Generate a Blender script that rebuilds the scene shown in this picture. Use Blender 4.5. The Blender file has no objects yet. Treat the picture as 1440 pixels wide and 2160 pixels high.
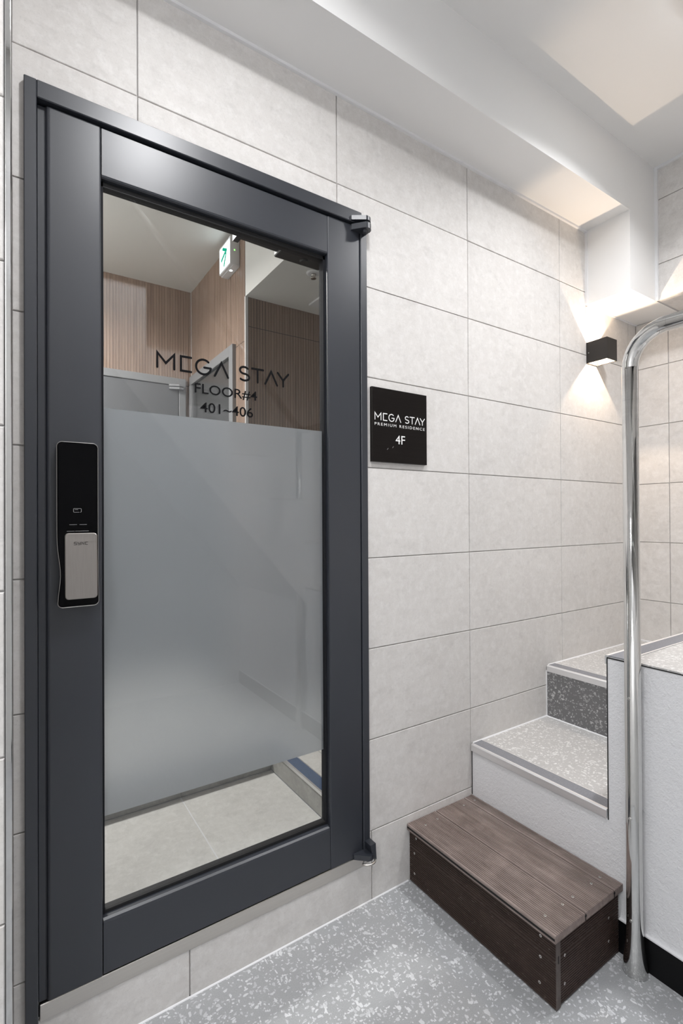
import bpy, bmesh, math, random
from mathutils import Vector, Matrix
random.seed(7)
S = bpy.context.scene
COL = S.collection
PI = math.pi

# ------------------------------------------------------------------ camera
F_PX, YAW, PITCH, ROLL, SHY = 1052.496, 0.984194622, 0.00579362, -0.00534412, 6.59178
CAM = Vector((-1.46976735, -1.32479683, 1.25935916))
fw = Vector((math.cos(YAW)*math.cos(PITCH), math.sin(YAW)*math.cos(PITCH), math.sin(PITCH)))
r0 = Vector((math.sin(YAW), -math.cos(YAW), 0))
u0 = r0.cross(fw)
rt = r0*math.cos(ROLL) + u0*math.sin(ROLL)
up = -r0*math.sin(ROLL) + u0*math.cos(ROLL)
cd = bpy.data.cameras.new('camera')
cam = bpy.data.objects.new('camera', cd)
COL.objects.link(cam)
cd.sensor_fit = 'HORIZONTAL'
cd.sensor_width = 36.0
cd.lens = 36.0*F_PX/1440.0
cd.shift_y = SHY/1440.0
cd.clip_start = 0.02
cam.matrix_world = Matrix(((rt.x, up.x, -fw.x, CAM.x), (rt.y, up.y, -fw.y, CAM.y),
                           (rt.z, up.z, -fw.z, CAM.z), (0, 0, 0, 1)))
S.camera = cam

# ------------------------------------------------------------------ world, view, lights
w = bpy.data.worlds.new('world')
S.world = w
w.use_nodes = True
w.node_tree.nodes['Background'].inputs[0].default_value = (0.8, 0.85, 0.9, 1)
w.node_tree.nodes['Background'].inputs[1].default_value = 0.05
S.view_settings.view_transform = 'Standard'
S.view_settings.look = 'None'
S.view_settings.exposure = -0.02
S.view_settings.gamma = 1.0
S.view_settings.use_curve_mapping = False
try:
    S.cycles.use_denoising = True
    S.cycles.max_bounces = 14
    S.cycles.diffuse_bounces = 9
    S.cycles.transparent_max_bounces = 16
    S.cycles.caustics_reflective = False
    S.cycles.caustics_refractive = False
    S.cycles.sample_clamp_indirect = 6.0
except Exception:
    pass

LAMP_POWER = 15.0        # landing ceiling lamp
FILL_POWER = 26.0       # added fill lamp, out of view at the open end of the lobby
LAMP2_POWER = 14.0        # second landing lamp nearer the camera end
HALL_POWER = 40.0         # lamp in the corridor behind the glass door
SCONCE_POWER = 9.0


def area(name, loc, size, power, color, rot=(0, 0, 0)):
    l = bpy.data.lights.new(name, 'AREA')
    l.shape = 'DISK'
    l.size = size
    l.energy = power
    l.color = color
    l.spread = 2.8
    o = bpy.data.objects.new(name, l)
    o.location = loc
    o.rotation_euler = rot
    COL.objects.link(o)
    return o


def point(name, loc, r, power, color):
    l = bpy.data.lights.new(name, 'POINT')
    l.shadow_soft_size = r
    l.energy = power
    l.color = color
    o = bpy.data.objects.new(name, l)
    o.location = loc
    COL.objects.link(o)
    return o


COOL = (0.99, 0.985, 1.0)
LAMP_XY = (0.32, -0.74)
LAMP2_XY = (-1.0, -0.85)
FILL_XY = (-2.55, -1.75)
area('landing_and_fill_light', (LAMP_XY[0], LAMP_XY[1], 2.838), 0.14, LAMP_POWER, COOL).data.spread = 2.5
area('landing_and_fill_light', (LAMP2_XY[0], LAMP2_XY[1], 2.838), 0.14, LAMP2_POWER, COOL)
area('landing_and_fill_light', (FILL_XY[0], FILL_XY[1], 2.83), 0.5, FILL_POWER, COOL)  # added soft fill, brightens the stair face and evens the wall
area('corridor_light', (-1.52, 1.42, 2.80), 0.24, HALL_POWER, (1.0, 0.975, 0.94))

# ------------------------------------------------------------------ materials
def new_mat(name):
    m = bpy.data.materials.new(name)
    m.use_nodes = True
    nt = m.node_tree
    for n in list(nt.nodes):
        nt.nodes.remove(n)
    out = nt.nodes.new('ShaderNodeOutputMaterial')
    return m, nt, out


def N(nt, t, **kw):
    n = nt.nodes.new(t)
    for k, v in kw.items():
        setattr(n, k, v)
    return n


def L(nt, a, b):
    nt.links.new(a, b)


def math_node(nt, op, a, b=None, clamp=False):
    n = N(nt, 'ShaderNodeMath', operation=op, use_clamp=clamp)
    for i, v in enumerate((a, b)):
        if v is None:
            continue
        if isinstance(v, (int, float)):
            n.inputs[i].default_value = v
        else:
            L(nt, v, n.inputs[i])
    return n.outputs[0]


def mixc(nt, fac, a, b, blend='MIX'):
    n = N(nt, 'ShaderNodeMix', data_type='RGBA', blend_type=blend)
    for sock, v in ((n.inputs[0], fac), (n.inputs[6], a), (n.inputs[7], b)):
        if isinstance(v, (int, float)):
            sock.default_value = v
        elif isinstance(v, tuple):
            sock.default_value = (*v, 1) if len(v) == 3 else v
        else:
            L(nt, v, sock)
    return n.outputs[2]


def ramp(nt, fac, p0, p1, c0=(0, 0, 0), c1=(1, 1, 1)):
    n = N(nt, 'ShaderNodeValToRGB')
    n.color_ramp.elements[0].position = p0
    n.color_ramp.elements[0].color = (*c0, 1)
    n.color_ramp.elements[1].position = p1
    n.color_ramp.elements[1].color = (*c1, 1)
    L(nt, fac, n.inputs[0])
    return n.outputs[0]


def noise(nt, vec, scale, detail=3.0, rough=0.55):
    n = N(nt, 'ShaderNodeTexNoise')
    n.inputs['Scale'].default_value = scale
    n.inputs['Detail'].default_value = detail
    n.inputs['Roughness'].default_value = rough
    if vec is not None:
        L(nt, vec, n.inputs['Vector'])
    return n.outputs[0]


def position(nt):
    return N(nt, 'ShaderNodeNewGeometry').outputs['Position']


def mapped(nt, vec, scale=(1, 1, 1), rot=(0, 0, 0)):
    n = N(nt, 'ShaderNodeMapping')
    n.inputs['Scale'].default_value = scale
    n.inputs['Rotation'].default_value = rot
    L(nt, vec, n.inputs['Vector'])
    return n.outputs[0]


def bump(nt, height, strength, dist=0.001):
    n = N(nt, 'ShaderNodeBump')
    n.inputs['Strength'].default_value = strength
    n.inputs['Distance'].default_value = dist
    L(nt, height, n.inputs['Height'])
    return n.outputs[0]


def principled(nt, out, color=None, rough=0.5, metal=0.0, spec=0.5, normal=None):
    b = N(nt, 'ShaderNodeBsdfPrincipled')
    if isinstance(color, tuple):
        b.inputs['Base Color'].default_value = (*color, 1)
    elif color is not None:
        L(nt, color, b.inputs['Base Color'])
    if isinstance(rough, (int, float)):
        b.inputs['Roughness'].default_value = rough
    else:
        L(nt, rough, b.inputs['Roughness'])
    b.inputs['Metallic'].default_value = metal
    b.inputs['Specular IOR Level'].default_value = spec
    if normal is not None:
        L(nt, normal, b.inputs['Normal'])
    L(nt, b.outputs[0], out.inputs[0])
    return b


def simple(name, color, rough=0.5, metal=0.0, spec=0.5, var=0.06, vscale=25.0, bmp=0.0, bscale=200.0, bdist=0.0005):
    m, nt, out = new_mat(name)
    p = position(nt)
    n = noise(nt, p, vscale, 3)
    c = mixc(nt, n, tuple(x*(1-var) for x in color), tuple(min(1, x*(1+var)) for x in color))
    nm = bump(nt, noise(nt, p, bscale, 4), bmp, bdist) if bmp else None
    principled(nt, out, c, rough, metal, spec, nm)
    return m


def tile_mat(name, base, dark, light):
    m, nt, out = new_mat(name)
    p = position(nt)
    rnd = N(nt, 'ShaderNodeObjectInfo').outputs['Random']
    cloud = noise(nt, p, 5.0, 5, 0.6)
    c = mixc(nt, ramp(nt, cloud, 0.35, 0.68), dark, base)
    fine = noise(nt, p, 34.0, 6, 0.68)
    c = mixc(nt, math_node(nt, 'MULTIPLY', ramp(nt, fine, 0.46, 0.66), 0.75), c, light)
    vein = noise(nt, mapped(nt, p, (1, 1, 1.6), (0, 0.5, 0)), 16.0, 7, 0.72)
    c = mixc(nt, math_node(nt, 'MULTIPLY', ramp(nt, vein, 0.52, 0.70), 0.60), c, tuple(x*0.84 for x in dark))
    mott = noise(nt, p, 85.0, 5, 0.75)
    c = mixc(nt, math_node(nt, 'MULTIPLY', ramp(nt, mott, 0.50, 0.68), 0.30), c, tuple(x*0.82 for x in dark))
    speck = noise(nt, p, 260.0, 2, 0.5)
    c = mixc(nt, math_node(nt, 'MULTIPLY', ramp(nt, speck, 0.60, 0.72), 0.28), c, tuple(x*0.62 for x in dark))
    k = math_node(nt, 'ADD', math_node(nt, 'MULTIPLY', rnd, 0.05), 0.975)
    hs = N(nt, 'ShaderNodeHueSaturation')
    L(nt, c, hs.inputs['Color'])
    L(nt, k, hs.inputs['Value'])
    nm = bump(nt, noise(nt, p, 120.0, 5, 0.7), 0.18, 0.0006)
    principled(nt, out, hs.outputs[0], 0.62, 0, 0.35, nm)
    return m


def terrazzo(name, base, chip, chip_dim, rough=0.4, aniso=(1, 1, 1)):
    m, nt, out = new_mat(name)
    p0 = position(nt)
    wob = N(nt, 'ShaderNodeVectorMath', operation='ADD')
    nn = N(nt, 'ShaderNodeTexNoise')
    nn.inputs['Scale'].default_value = 60.0
    L(nt, p0, nn.inputs['Vector'])
    sc = N(nt, 'ShaderNodeVectorMath', operation='SCALE')
    sc.inputs['Scale'].default_value = 0.003
    L(nt, nn.outputs['Color'], sc.inputs[0])
    L(nt, p0, wob.inputs[0])
    L(nt, sc.outputs[0], wob.inputs[1])
    p = wob.outputs[0]
    basec = mixc(nt, noise(nt, p0, 9.0, 5, 0.65), tuple(x*0.88 for x in base), tuple(x*1.12 for x in base))
    grain = noise(nt, p0, 330.0, 3, 0.7)
    basec = mixc(nt, math_node(nt, 'MULTIPLY', ramp(nt, grain, 0.42, 0.68), 0.5), basec, tuple(min(1, x*1.35) for x in base))
    c = basec
    for (s, thr, rot, st, marg) in ((240.0, 0.925, 0.4, (1.0, 0.7, 1.0), 0.05), (200.0, 0.925, -0.9, (0.7, 1.0, 1.0), 0.05), (150.0, 0.94, -0.5, (1.0, 0.55, 1.0), 0.07),
                                    (150.0, 0.94, 1.1, (0.55, 1.0, 0.8), 0.07), (95.0, 0.95, 0.2, (1.0, 0.8, 0.9), 0.09)):
        mp = mapped(nt, p, tuple(a*b for a, b in zip(st, aniso)), (rot*0.6, rot*0.8, rot))
        v1 = N(nt, 'ShaderNodeTexVoronoi', feature='F1')
        v1.inputs['Scale'].default_value = s
        L(nt, mp, v1.inputs['Vector'])
        v2 = N(nt, 'ShaderNodeTexVoronoi', feature='DISTANCE_TO_EDGE')
        v2.inputs['Scale'].default_value = s
        L(nt, mp, v2.inputs['Vector'])
        sep = N(nt, 'ShaderNodeSeparateColor')
        L(nt, v1.outputs['Color'], sep.inputs[0])
        sel = math_node(nt, 'GREATER_THAN', sep.outputs[0], thr)
        edge = ramp(nt, v2.outputs['Distance'], marg, marg+0.04)
        mask = math_node(nt, 'MULTIPLY', sel, edge)
        cc = mixc(nt, sep.outputs[1], chip_dim, chip)
        c = mixc(nt, mask, c, cc)
    nm = bump(nt, noise(nt, p0, 40.0, 3), 0.05, 0.0006)
    principled(nt, out, c, rough, 0, 0.45, nm)
    return m


def stucco_mat(name, color):
    m, nt, out = new_mat(name)
    p = position(nt)
    h = math_node(nt, 'ADD', noise(nt, p, 85.0, 4, 0.6), math_node(nt, 'MULTIPLY', noise(nt, p, 260.0, 2), 0.35))
    nm = bump(nt, h, 0.75, 0.0035)
    c = mixc(nt, noise(nt, p, 12.0, 4), tuple(x*0.96 for x in color), color)
    principled(nt, out, c, 0.6, 0, 0.3, nm)
    return m


def deck_mat(name, a, b):
    m, nt, out = new_mat(name)
    p = position(nt)
    st = noise(nt, mapped(nt, p, (60, 4, 60)), 1.0, 5, 0.65)
    blot = noise(nt, p, 11.0, 5, 0.6)
    c = mixc(nt, ramp(nt, st, 0.3, 0.75), a, b)
    c = mixc(nt, math_node(nt, 'MULTIPLY', ramp(nt, blot, 0.5, 0.75), 0.45), c, tuple(min(1, x*1.5) for x in b))
    fl = noise(nt, mapped(nt, p, (300, 90, 300)), 1.0, 2)
    c = mixc(nt, math_node(nt, 'MULTIPLY', ramp(nt, fl, 0.66, 0.74), 0.35), c, (0.32, 0.28, 0.25))
    principled(nt, out, c, 0.62, 0, 0.3, bump(nt, noise(nt, p, 300.0, 3), 0.15, 0.0005))
    return m


def wood_mat(name, a, b):
    m, nt, out = new_mat(name)
    p = position(nt)
    st = noise(nt, mapped(nt, p, (38, 38, 1.6)), 1.0, 6, 0.65)
    fine = noise(nt, mapped(nt, p, (240, 240, 7)), 1.0, 4, 0.6)
    c = mixc(nt, ramp(nt, st, 0.28, 0.72), a, b)
    c = mixc(nt, math_node(nt, 'MULTIPLY', ramp(nt, fine, 0.5, 0.75), 0.4), c, tuple(x*0.6 for x in a))
    principled(nt, out, c, 0.5, 0, 0.35)
    return m


def brushed(name, color, rough, axis=(1, 1, 1), amp=0.1):
    m, nt, out = new_mat(name)
    p = position(nt)
    n = noise(nt, mapped(nt, p, axis), 1.0, 4, 0.7)
    c = mixc(nt, n, tuple(x*(1-amp) for x in color), tuple(min(1, x*(1+amp)) for x in color))
    r = math_node(nt, 'ADD', math_node(nt, 'MULTIPLY', n, 0.15), rough-0.07)
    principled(nt, out, c, r, 1.0, 0.5, bump(nt, n, 0.06, 0.0004))
    return m


def emit(name, color, strength):
    m, nt, out = new_mat(name)
    e = N(nt, 'ShaderNodeEmission')
    e.inputs[0].default_value = (*color, 1)
    e.inputs[1].default_value = strength
    L(nt, e.outputs[0], out.inputs[0])
    return m


def glass_mat(name, tint=(0.955, 0.962, 0.962)):
    m, nt, out = new_mat(name)
    tr = N(nt, 'ShaderNodeBsdfTransparent')
    tr.inputs[0].default_value = (*tint, 1)
    gl = N(nt, 'ShaderNodeBsdfGlossy')
    gl.inputs['Roughness'].default_value = 0.0
    lw = N(nt, 'ShaderNodeLayerWeight')
    lw.inputs['Blend'].default_value = 0.5
    f5 = math_node(nt, 'POWER', lw.outputs['Facing'], 5.0)
    fr = math_node(nt, 'ADD', math_node(nt, 'MULTIPLY', f5, 0.95), 0.05)
    mx = N(nt, 'ShaderNodeMixShader')
    L(nt, fr, mx.inputs[0])
    L(nt, tr.outputs[0], mx.inputs[1])
    L(nt, gl.outputs[0], mx.inputs[2])
    L(nt, mx.outputs[0], out.inputs[0])
    return m


def film_mat(name):
    m, nt, out = new_mat(name)
    p = position(nt)
    g = noise(nt, p, 420.0, 3, 0.7)
    c = mixc(nt, g, (0.585, 0.615, 0.645), (0.665, 0.695, 0.72))
    d = N(nt, 'ShaderNodeBsdfDiffuse')
    L(nt, c, d.inputs[0])
    t = N(nt, 'ShaderNodeBsdfRefraction')
    t.inputs['Color'].default_value = (0.86, 0.87, 0.88, 1)
    t.inputs['Roughness'].default_value = 0.42
    t.inputs['IOR'].default_value = 1.25
    a = N(nt, 'ShaderNodeMixShader')
    a.inputs[0].default_value = 0.60
    L(nt, d.outputs[0], a.inputs[1])
    L(nt, t.outputs[0], a.inputs[2])
    tp = N(nt, 'ShaderNodeBsdfTransparent')
    b = N(nt, 'ShaderNodeMixShader')
    b.inputs[0].default_value = 0.06
    L(nt, a.outputs[0], b.inputs[1])
    L(nt, tp.outputs[0], b.inputs[2])
    L(nt, b.outputs[0], out.inputs[0])
    return m


M = {}
M['tile'] = tile_mat('stone_tile', (0.685, 0.667, 0.647), (0.63, 0.61, 0.59), (0.735, 0.72, 0.705))
M['tile_floor'] = tile_mat('floor_stone_tile', (0.70, 0.69, 0.665), (0.64, 0.63, 0.605), (0.76, 0.75, 0.725))
M['tile_riser'] = tile_mat('riser_stone_tile', (0.42, 0.415, 0.39), (0.36, 0.355, 0.335), (0.48, 0.475, 0.45))
M['grout'] = simple('grout', (0.56, 0.55, 0.545), 0.9)
M['paint'] = simple('white_paint', (0.80, 0.80, 0.795), 0.55, var=0.01, vscale=6, bmp=0.05, bscale=60)
M['caulk'] = simple('white_caulk', (0.78, 0.785, 0.80), 0.45, var=0.03)
M['stucco'] = stucco_mat('white_stucco', (0.80, 0.805, 0.82))
M['floor'] = terrazzo('grey_terrazzo', (0.355, 0.365, 0.375), (0.70, 0.715, 0.73), (0.50, 0.515, 0.53))
M['tread'] = terrazzo('tread_terrazzo', (0.46, 0.455, 0.448), (0.76, 0.76, 0.75), (0.62, 0.615, 0.605))
M['riser'] = terrazzo('riser_terrazzo', (0.155, 0.155, 0.158), (0.50, 0.50, 0.50), (0.27, 0.27, 0.27))
M['door'] = simple('charcoal_door_paint', (0.025, 0.0285, 0.037), 0.37, spec=0.7, var=0.05, vscale=4, bmp=0.03, bscale=14, bdist=0.004)
M['bead'] = simple('matte_bead_paint', (0.016, 0.017, 0.020), 0.7, spec=0.15)
M['gasket'] = simple('black_gasket', (0.010, 0.010, 0.011), 0.5)
M['black'] = simple('black_gloss_plastic', (0.0015, 0.0015, 0.002), 0.16, spec=0.10, var=0.02)
M['blackmat'] = simple('black_matte', (0.010, 0.010, 0.011), 0.42)
M['base'] = simple('black_skirting', (0.003, 0.003, 0.0035), 0.38, spec=0.2)
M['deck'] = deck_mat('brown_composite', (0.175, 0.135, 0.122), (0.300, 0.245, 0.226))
M['deck_shaded'] = deck_mat('brown_composite_shaded', (0.034, 0.021, 0.017), (0.056, 0.037, 0.031))  # shaded copy of the top boards' composite, the shade is in the colour
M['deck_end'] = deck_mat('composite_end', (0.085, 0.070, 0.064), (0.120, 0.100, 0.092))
M['slot'] = simple('dark_slot', (0.006, 0.005, 0.005), 0.8)
M['screw'] = simple('steel_screw', (0.62, 0.61, 0.59), 0.32, metal=1.0)
M['rim'] = simple('dim_metal_rim', (0.30, 0.29, 0.28), 0.35, metal=1.0)
M['chrome'] = brushed('polished_steel', (0.66, 0.66, 0.65), 0.07, (6, 6, 60), 0.04)
M['steel'] = brushed('brushed_steel', (0.66, 0.63, 0.59), 0.30, (4, 200, 260), 0.10)
M['steel_v'] = brushed('brushed_steel_vertical', (0.36, 0.335, 0.315), 0.34, (420, 420, 5), 0.13)
M['alu'] = brushed('aluminium_nosing', (0.92, 0.92, 0.93), 0.50, (300, 5, 300), 0.06)
M['grip'] = simple('grey_grip_strip', (0.215, 0.22, 0.24), 0.75, var=0.45, vscale=420)
M['blue'] = simple('blue_grip_strip', (0.075, 0.115, 0.20), 0.6, var=0.25, vscale=90)
M['plate'] = brushed('dark_sign_plate', (0.030, 0.027, 0.026), 0.36, (3, 200, 420), 0.18)
M['white'] = simple('white_lettering', (0.85, 0.85, 0.84), 0.5, var=0.01)
M['ink'] = simple('black_lettering', (0.003, 0.003, 0.004), 0.6, spec=0.12, var=0.01)
M['greyprint'] = simple('grey_print', (0.30, 0.30, 0.30), 0.5)
M['sconce'] = simple('black_sconce_paint', (0.018, 0.015, 0.013), 0.45)
M['sconce_in'] = simple('pale_sconce_inside', (0.30, 0.26, 0.22), 0.35)
M['lamp'] = emit('lamp_diffuser', (0.96, 0.985, 1.0), 14.0)
M['lampwarm'] = emit('warm_led', (1.0, 0.80, 0.58), 30.0)
M['exit'] = emit('exit_panel', (0.90, 0.97, 1.0), 3.2)
M['green'] = emit('exit_green', (0.0, 0.50, 0.30), 1.0)
M['led'] = emit('green_led', (0.3, 1.0, 0.2), 2.0)
M['exitspot'] = emit('exit_downlight', (0.95, 0.98, 1.0), 14.0)
M['wplastic'] = simple('white_plastic', (0.72, 0.73, 0.75), 0.35, var=0.02)
M['glass'] = glass_mat('door_glass')
M['film'] = film_mat('frosted_film')
M['wood'] = wood_mat('wood_cladding', (0.20, 0.135, 0.103), (0.345, 0.25, 0.195))
M['wood_dark'] = wood_mat('wood_cladding_hall', (0.20, 0.135, 0.10), (0.33, 0.235, 0.18))
M['greydoor'] = simple('grey_door_paint', (0.115, 0.12, 0.128), 0.45, var=0.05, vscale=6)
M['greyframe'] = simple('grey_frame_paint', (0.22, 0.225, 0.235), 0.45)
M['darkglass'] = simple('dark_door_panel', (0.055, 0.057, 0.060), 0.18, spec=0.6)
M['corr_paint'] = simple('corridor_white_paint', (0.72, 0.72, 0.70), 0.6, var=0.01)


# ------------------------------------------------------------------ mesh helpers
class MB:
    def __init__(s):
        s.v, s.f, s.sm = [], [], []

    def add(s, vs, fs, smooth=False):
        b = len(s.v)
        s.v += [tuple(p) for p in vs]
        s.f += [tuple(b+i for i in f) for f in fs]
        s.sm += [smooth]*len(fs)
        return s

    def box(s, x0, x1, y0, y1, z0, z1):
        return s.add([(x0, y0, z0), (x1, y0, z0), (x1, y1, z0), (x0, y1, z0),
                      (x0, y0, z1), (x1, y0, z1), (x1, y1, z1), (x0, y1, z1)],
                     [(0, 3, 2, 1), (4, 5, 6, 7), (0, 1, 5, 4), (1, 2, 6, 5), (2, 3, 7, 6), (3, 0, 4, 7)])

    def bevbox(s, x0, x1, y0, y1, z0, z1, b=0.002, seg=2):
        bm = bmesh.new()
        bmesh.ops.create_cube(bm, size=1)
        for v in bm.verts:
            v.co = Vector(((x0+x1)/2+v.co.x*(x1-x0), (y0+y1)/2+v.co.y*(y1-y0), (z0+z1)/2+v.co.z*(z1-z0)))
        bmesh.ops.bevel(bm, geom=list(bm.edges), offset=b, segments=seg, profile=0.5, affect='EDGES')
        return s.bm(bm)

    def bm(s, bm, smooth=False):
        bm.verts.ensure_lookup_table()
        bm.verts.index_update()
        s.add([v.co.copy() for v in bm.verts], [[v.index for v in f.verts] for f in bm.faces], smooth)
        bm.free()
        return s

    def prism(s, poly, axis, a, b, smooth=False):
        """extrude a 2D polygon along axis ('x': poly in (y,z); 'y': poly in (x,z); 'z': poly in (x,y))"""
        def P(p, t):
            return {'x': (t, p[0], p[1]), 'y': (p[0], t, p[1]), 'z': (p[0], p[1], t)}[axis]
        n = len(poly)
        s.add([P(p, a) for p in poly]+[P(p, b) for p in poly],
              [(i, (i+1) % n, n+(i+1) % n, n+i) for i in range(n)], smooth)
        base = len(s.v)-2*n
        s.f += [tuple(base+i for i in reversed(range(n))), tuple(base+n+i for i in range(n))]
        s.sm += [False, False]
        return s

    def tube(s, pts, rad, seg=16, cap=True):
        pts = [Vector(p) for p in pts]
        rad = rad if isinstance(rad, (list, tuple)) else [rad]*len(pts)
        t = [((pts[min(i+1, len(pts)-1)]-pts[max(i-1, 0)]).normalized()) for i in range(len(pts))]
        ref = Vector((0, 0, 1)) if abs(t[0].z) < 0.9 else Vector((1, 0, 0))
        nrm = (ref-t[0]*ref.dot(t[0])).normalized()
        vs, fs = [], []
        for i, p in enumerate(pts):
            nrm = (nrm-t[i]*nrm.dot(t[i])).normalized()
            bi = t[i].cross(nrm)
            for k in range(seg):
                a = 2*PI*k/seg
                vs.append(p+(nrm*math.cos(a)+bi*math.sin(a))*rad[i])
        for i in range(len(pts)-1):
            for k in range(seg):
                k2 = (k+1) % seg
                fs.append((i*seg+k, i*seg+k2, (i+1)*seg+k2, (i+1)*seg+k))
        s.add(vs, fs, True)
        if cap:
            b = len(s.v)-len(vs)
            e = b+(len(pts)-1)*seg
            s.f += [tuple(b+k for k in reversed(range(seg))), tuple(e+k for k in range(seg))]
            s.sm += [False, False]
        return s

    def build(s, name, mat, parent=None, origin=None):
        me = bpy.data.meshes.new(name)
        o3 = Vector(origin) if origin is not None else Vector((0, 0, 0))
        me.from_pydata([tuple(Vector(p)-o3) for p in s.v], [], s.f)
        me.polygons.foreach_set('use_smooth', s.sm)
        bm = bmesh.new()
        bm.from_mesh(me)
        bmesh.ops.recalc_face_normals(bm, faces=bm.faces)
        bm.to_mesh(me)
        bm.free()
        me.materials.append(mat)
        o = bpy.data.objects.new(name, me)
        COL.objects.link(o)
        if origin is not None:
            o.location = o3
        if parent is not None:
            o.parent = parent
            if origin is not None:
                o.location = o3-parent_world(parent)
            else:
                o.location = -parent_world(parent)
        return o


def parent_world(p):
    v = Vector((0, 0, 0))
    while p is not None:
        v += p.location
        p = p.parent
    return v


def thing(name, label, cat, loc=(0, 0, 0), group=None):
    o = bpy.data.objects.new(name, None)
    o.empty_display_size = 0.05
    o.location = loc
    COL.objects.link(o)
    o['label'] = label
    o['category'] = cat
    if group:
        o['group'] = group
    return o


def struct(o, label=None):
    o['kind'] = 'structure'
    if label:
        o['label'] = label
    return o


def dup(o, parent, delta):
    c = o.copy()
    COL.objects.link(c)
    c.parent = parent
    c.location = o.location+Vector(delta)
    return c


_tiles = {}


def tile(parent, axis, face, a0, a1, z0, z1, mat, th=0.012, bev=0.0012, name='tile'):
    """one wall/floor tile. axis '-y': face plane y=face looking to -y, a = x range; '-x': plane x=face, a = y range; '+z': floor, a=x, z=y"""
    w_, h_ = round(a1-a0, 4), round(z1-z0, 4)
    key = (axis, w_, h_, mat.name)
    if key not in _tiles:
        vs = [(0, th, 0), (w_, th, 0), (w_, th, h_), (0, th, h_),
              (0, bev, 0), (w_, bev, 0), (w_, bev, h_), (0, bev, h_),
              (bev, 0, bev), (w_-bev, 0, bev), (w_-bev, 0, h_-bev), (bev, 0, h_-bev)]
        fs = [(3, 2, 1, 0)]
        for i in range(4):
            j = (i+1) % 4
            fs += [(i, j, 4+j, 4+i), (4+i, 4+j, 8+j, 8+i)]
        fs.append((8, 9, 10, 11))
        if axis == '-x':
            vs = [(y, x, z) for x, y, z in vs]
        elif axis == '+z':
            vs = [(x, z, -y) for x, y, z in vs]
        me = bpy.data.meshes.new(name)
        me.from_pydata(vs, [], fs)
        bm = bmesh.new()
        bm.from_mesh(me)
        bmesh.ops.recalc_face_normals(bm, faces=bm.faces)
        bm.to_mesh(me)
        bm.free()
        me.materials.append(mat)
        _tiles[key] = me
    o = bpy.data.objects.new(name, _tiles[key])
    COL.objects.link(o)
    o.parent = parent
    o.location = {'-y': (a0, face, z0), '-x': (face, a0, z0), '+z': (a0, z0, face)}[axis]
    return o


def disc(mb, c, n, r, h=0.002, seg=14):
    c, n = Vector(c), Vector(n).normalized()
    mb.tube([c, c+n*h*0.7, c+n*h], [r, r, r*0.8], seg)
    return mb


# ---- lettering ------------------------------------------------------------
def stroke_mesh(mb, lines, T, wdt, depth=0.0006):
    """flat strokes with round ends; lines are 2D polylines, T maps (u,v,d) to 3D"""
    for li, ln in enumerate(lines):
        off = 0.00006*li
        ln = [p for i, p in enumerate(ln) if i == 0 or (abs(p[0]-ln[i-1][0])+abs(p[1]-ln[i-1][1])) > 1e-6]
        n = len(ln)
        L_, R_ = [], []
        for i, p in enumerate(ln):
            a = ln[max(i-1, 0)]
            b = ln[min(i+1, n-1)]
            if i in (0, n-1):
                d = Vector((b[0]-a[0], b[1]-a[1])).normalized()
                nn = Vector((-d.y, d.x))
                k = 1.0
            else:
                d1 = Vector((p[0]-a[0], p[1]-a[1])).normalized()
                d2 = Vector((b[0]-p[0], b[1]-p[1])).normalized()
                nn = Vector((-(d1.y+d2.y), d1.x+d2.x)).normalized()
                k = 1.0/max(0.42, nn.dot(Vector((-d1.y, d1.x))))
            L_.append(Vector(p)+nn*wdt/2*k)
            R_.append(Vector(p)-nn*wdt/2*k)
        def cap(p, q):
            d = (Vector(p)-Vector(q)).normalized()
            nn = Vector((-d.y, d.x))
            return [Vector(p)+(nn*math.cos(t)+d*math.sin(t))*wdt/2 for t in [PI*j/6 for j in range(1, 6)]]
        outline = L_+list(cap(ln[-1], ln[-2]))+R_[::-1]+list(cap(ln[0], ln[1]))
        m = len(outline)
        nl = n
        vs = [T(p[0], p[1], 0) for p in outline]+[T(p[0], p[1], depth+off) for p in outline]
        fs = [(i, (i+1) % m, m+(i+1) % m, m+i) for i in range(m)]
        c = 5
        for k0 in (0, m):
            for i in range(nl-1):
                fs.append((k0+i, k0+i+1, k0+nl+c+(nl-1-i-1), k0+nl+c+(nl-1-i)))
            fs.append(tuple(k0+i for i in ([nl-1]+list(range(nl, nl+c))+[nl+c])))
            fs.append(tuple(k0+i for i in ([nl+c+nl-1]+list(range(nl+c+nl, m))+[0])))
        mb.add(vs, fs)
    return mb


def arc(cx, cy, rx, ry, a0, a1, n=14):
    return [(cx+rx*math.cos(math.radians(a0+(a1-a0)*i/n)), cy+ry*math.sin(math.radians(a0+(a1-a0)*i/n))) for i in range(n+1)]


def mega_stay():
    """one polyline list per letter, cap height 1"""
    out = []
    out.append([[(0.05, 0.04), (0.05, 0.96), (0.58, 0.36), (1.11, 0.96), (1.11, 0.04)]])
    out.append([[(2.2, 0.96), (1.54, 0.96), (1.54, 0.04), (2.2, 0.04)]])
    out.append([arc(3.03, 0.5, 0.50, 0.48, 48, 356, 22), [(3.53, 0.47), (3.08, 0.47)]])
    out.append([[(3.80, 0.04), (4.27, 0.96), (4.74, 0.04)]])
    out.append([arc(5.93, 0.735, 0.33, 0.235, 40, 270, 14)+arc(5.93, 0.27, 0.36, 0.23, 90, -140, 14)])
    out.append([[(6.50, 0.96), (7.36, 0.96)], [(6.93, 0.96), (6.93, 0.04)]])
    out.append([[(7.52, 0.04), (7.99, 0.96), (8.46, 0.04)]])
    out.append([[(8.52, 0.96), (8.95, 0.46), (9.38, 0.96)], [(8.95, 0.46), (8.95, 0.04)]])
    return out


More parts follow.
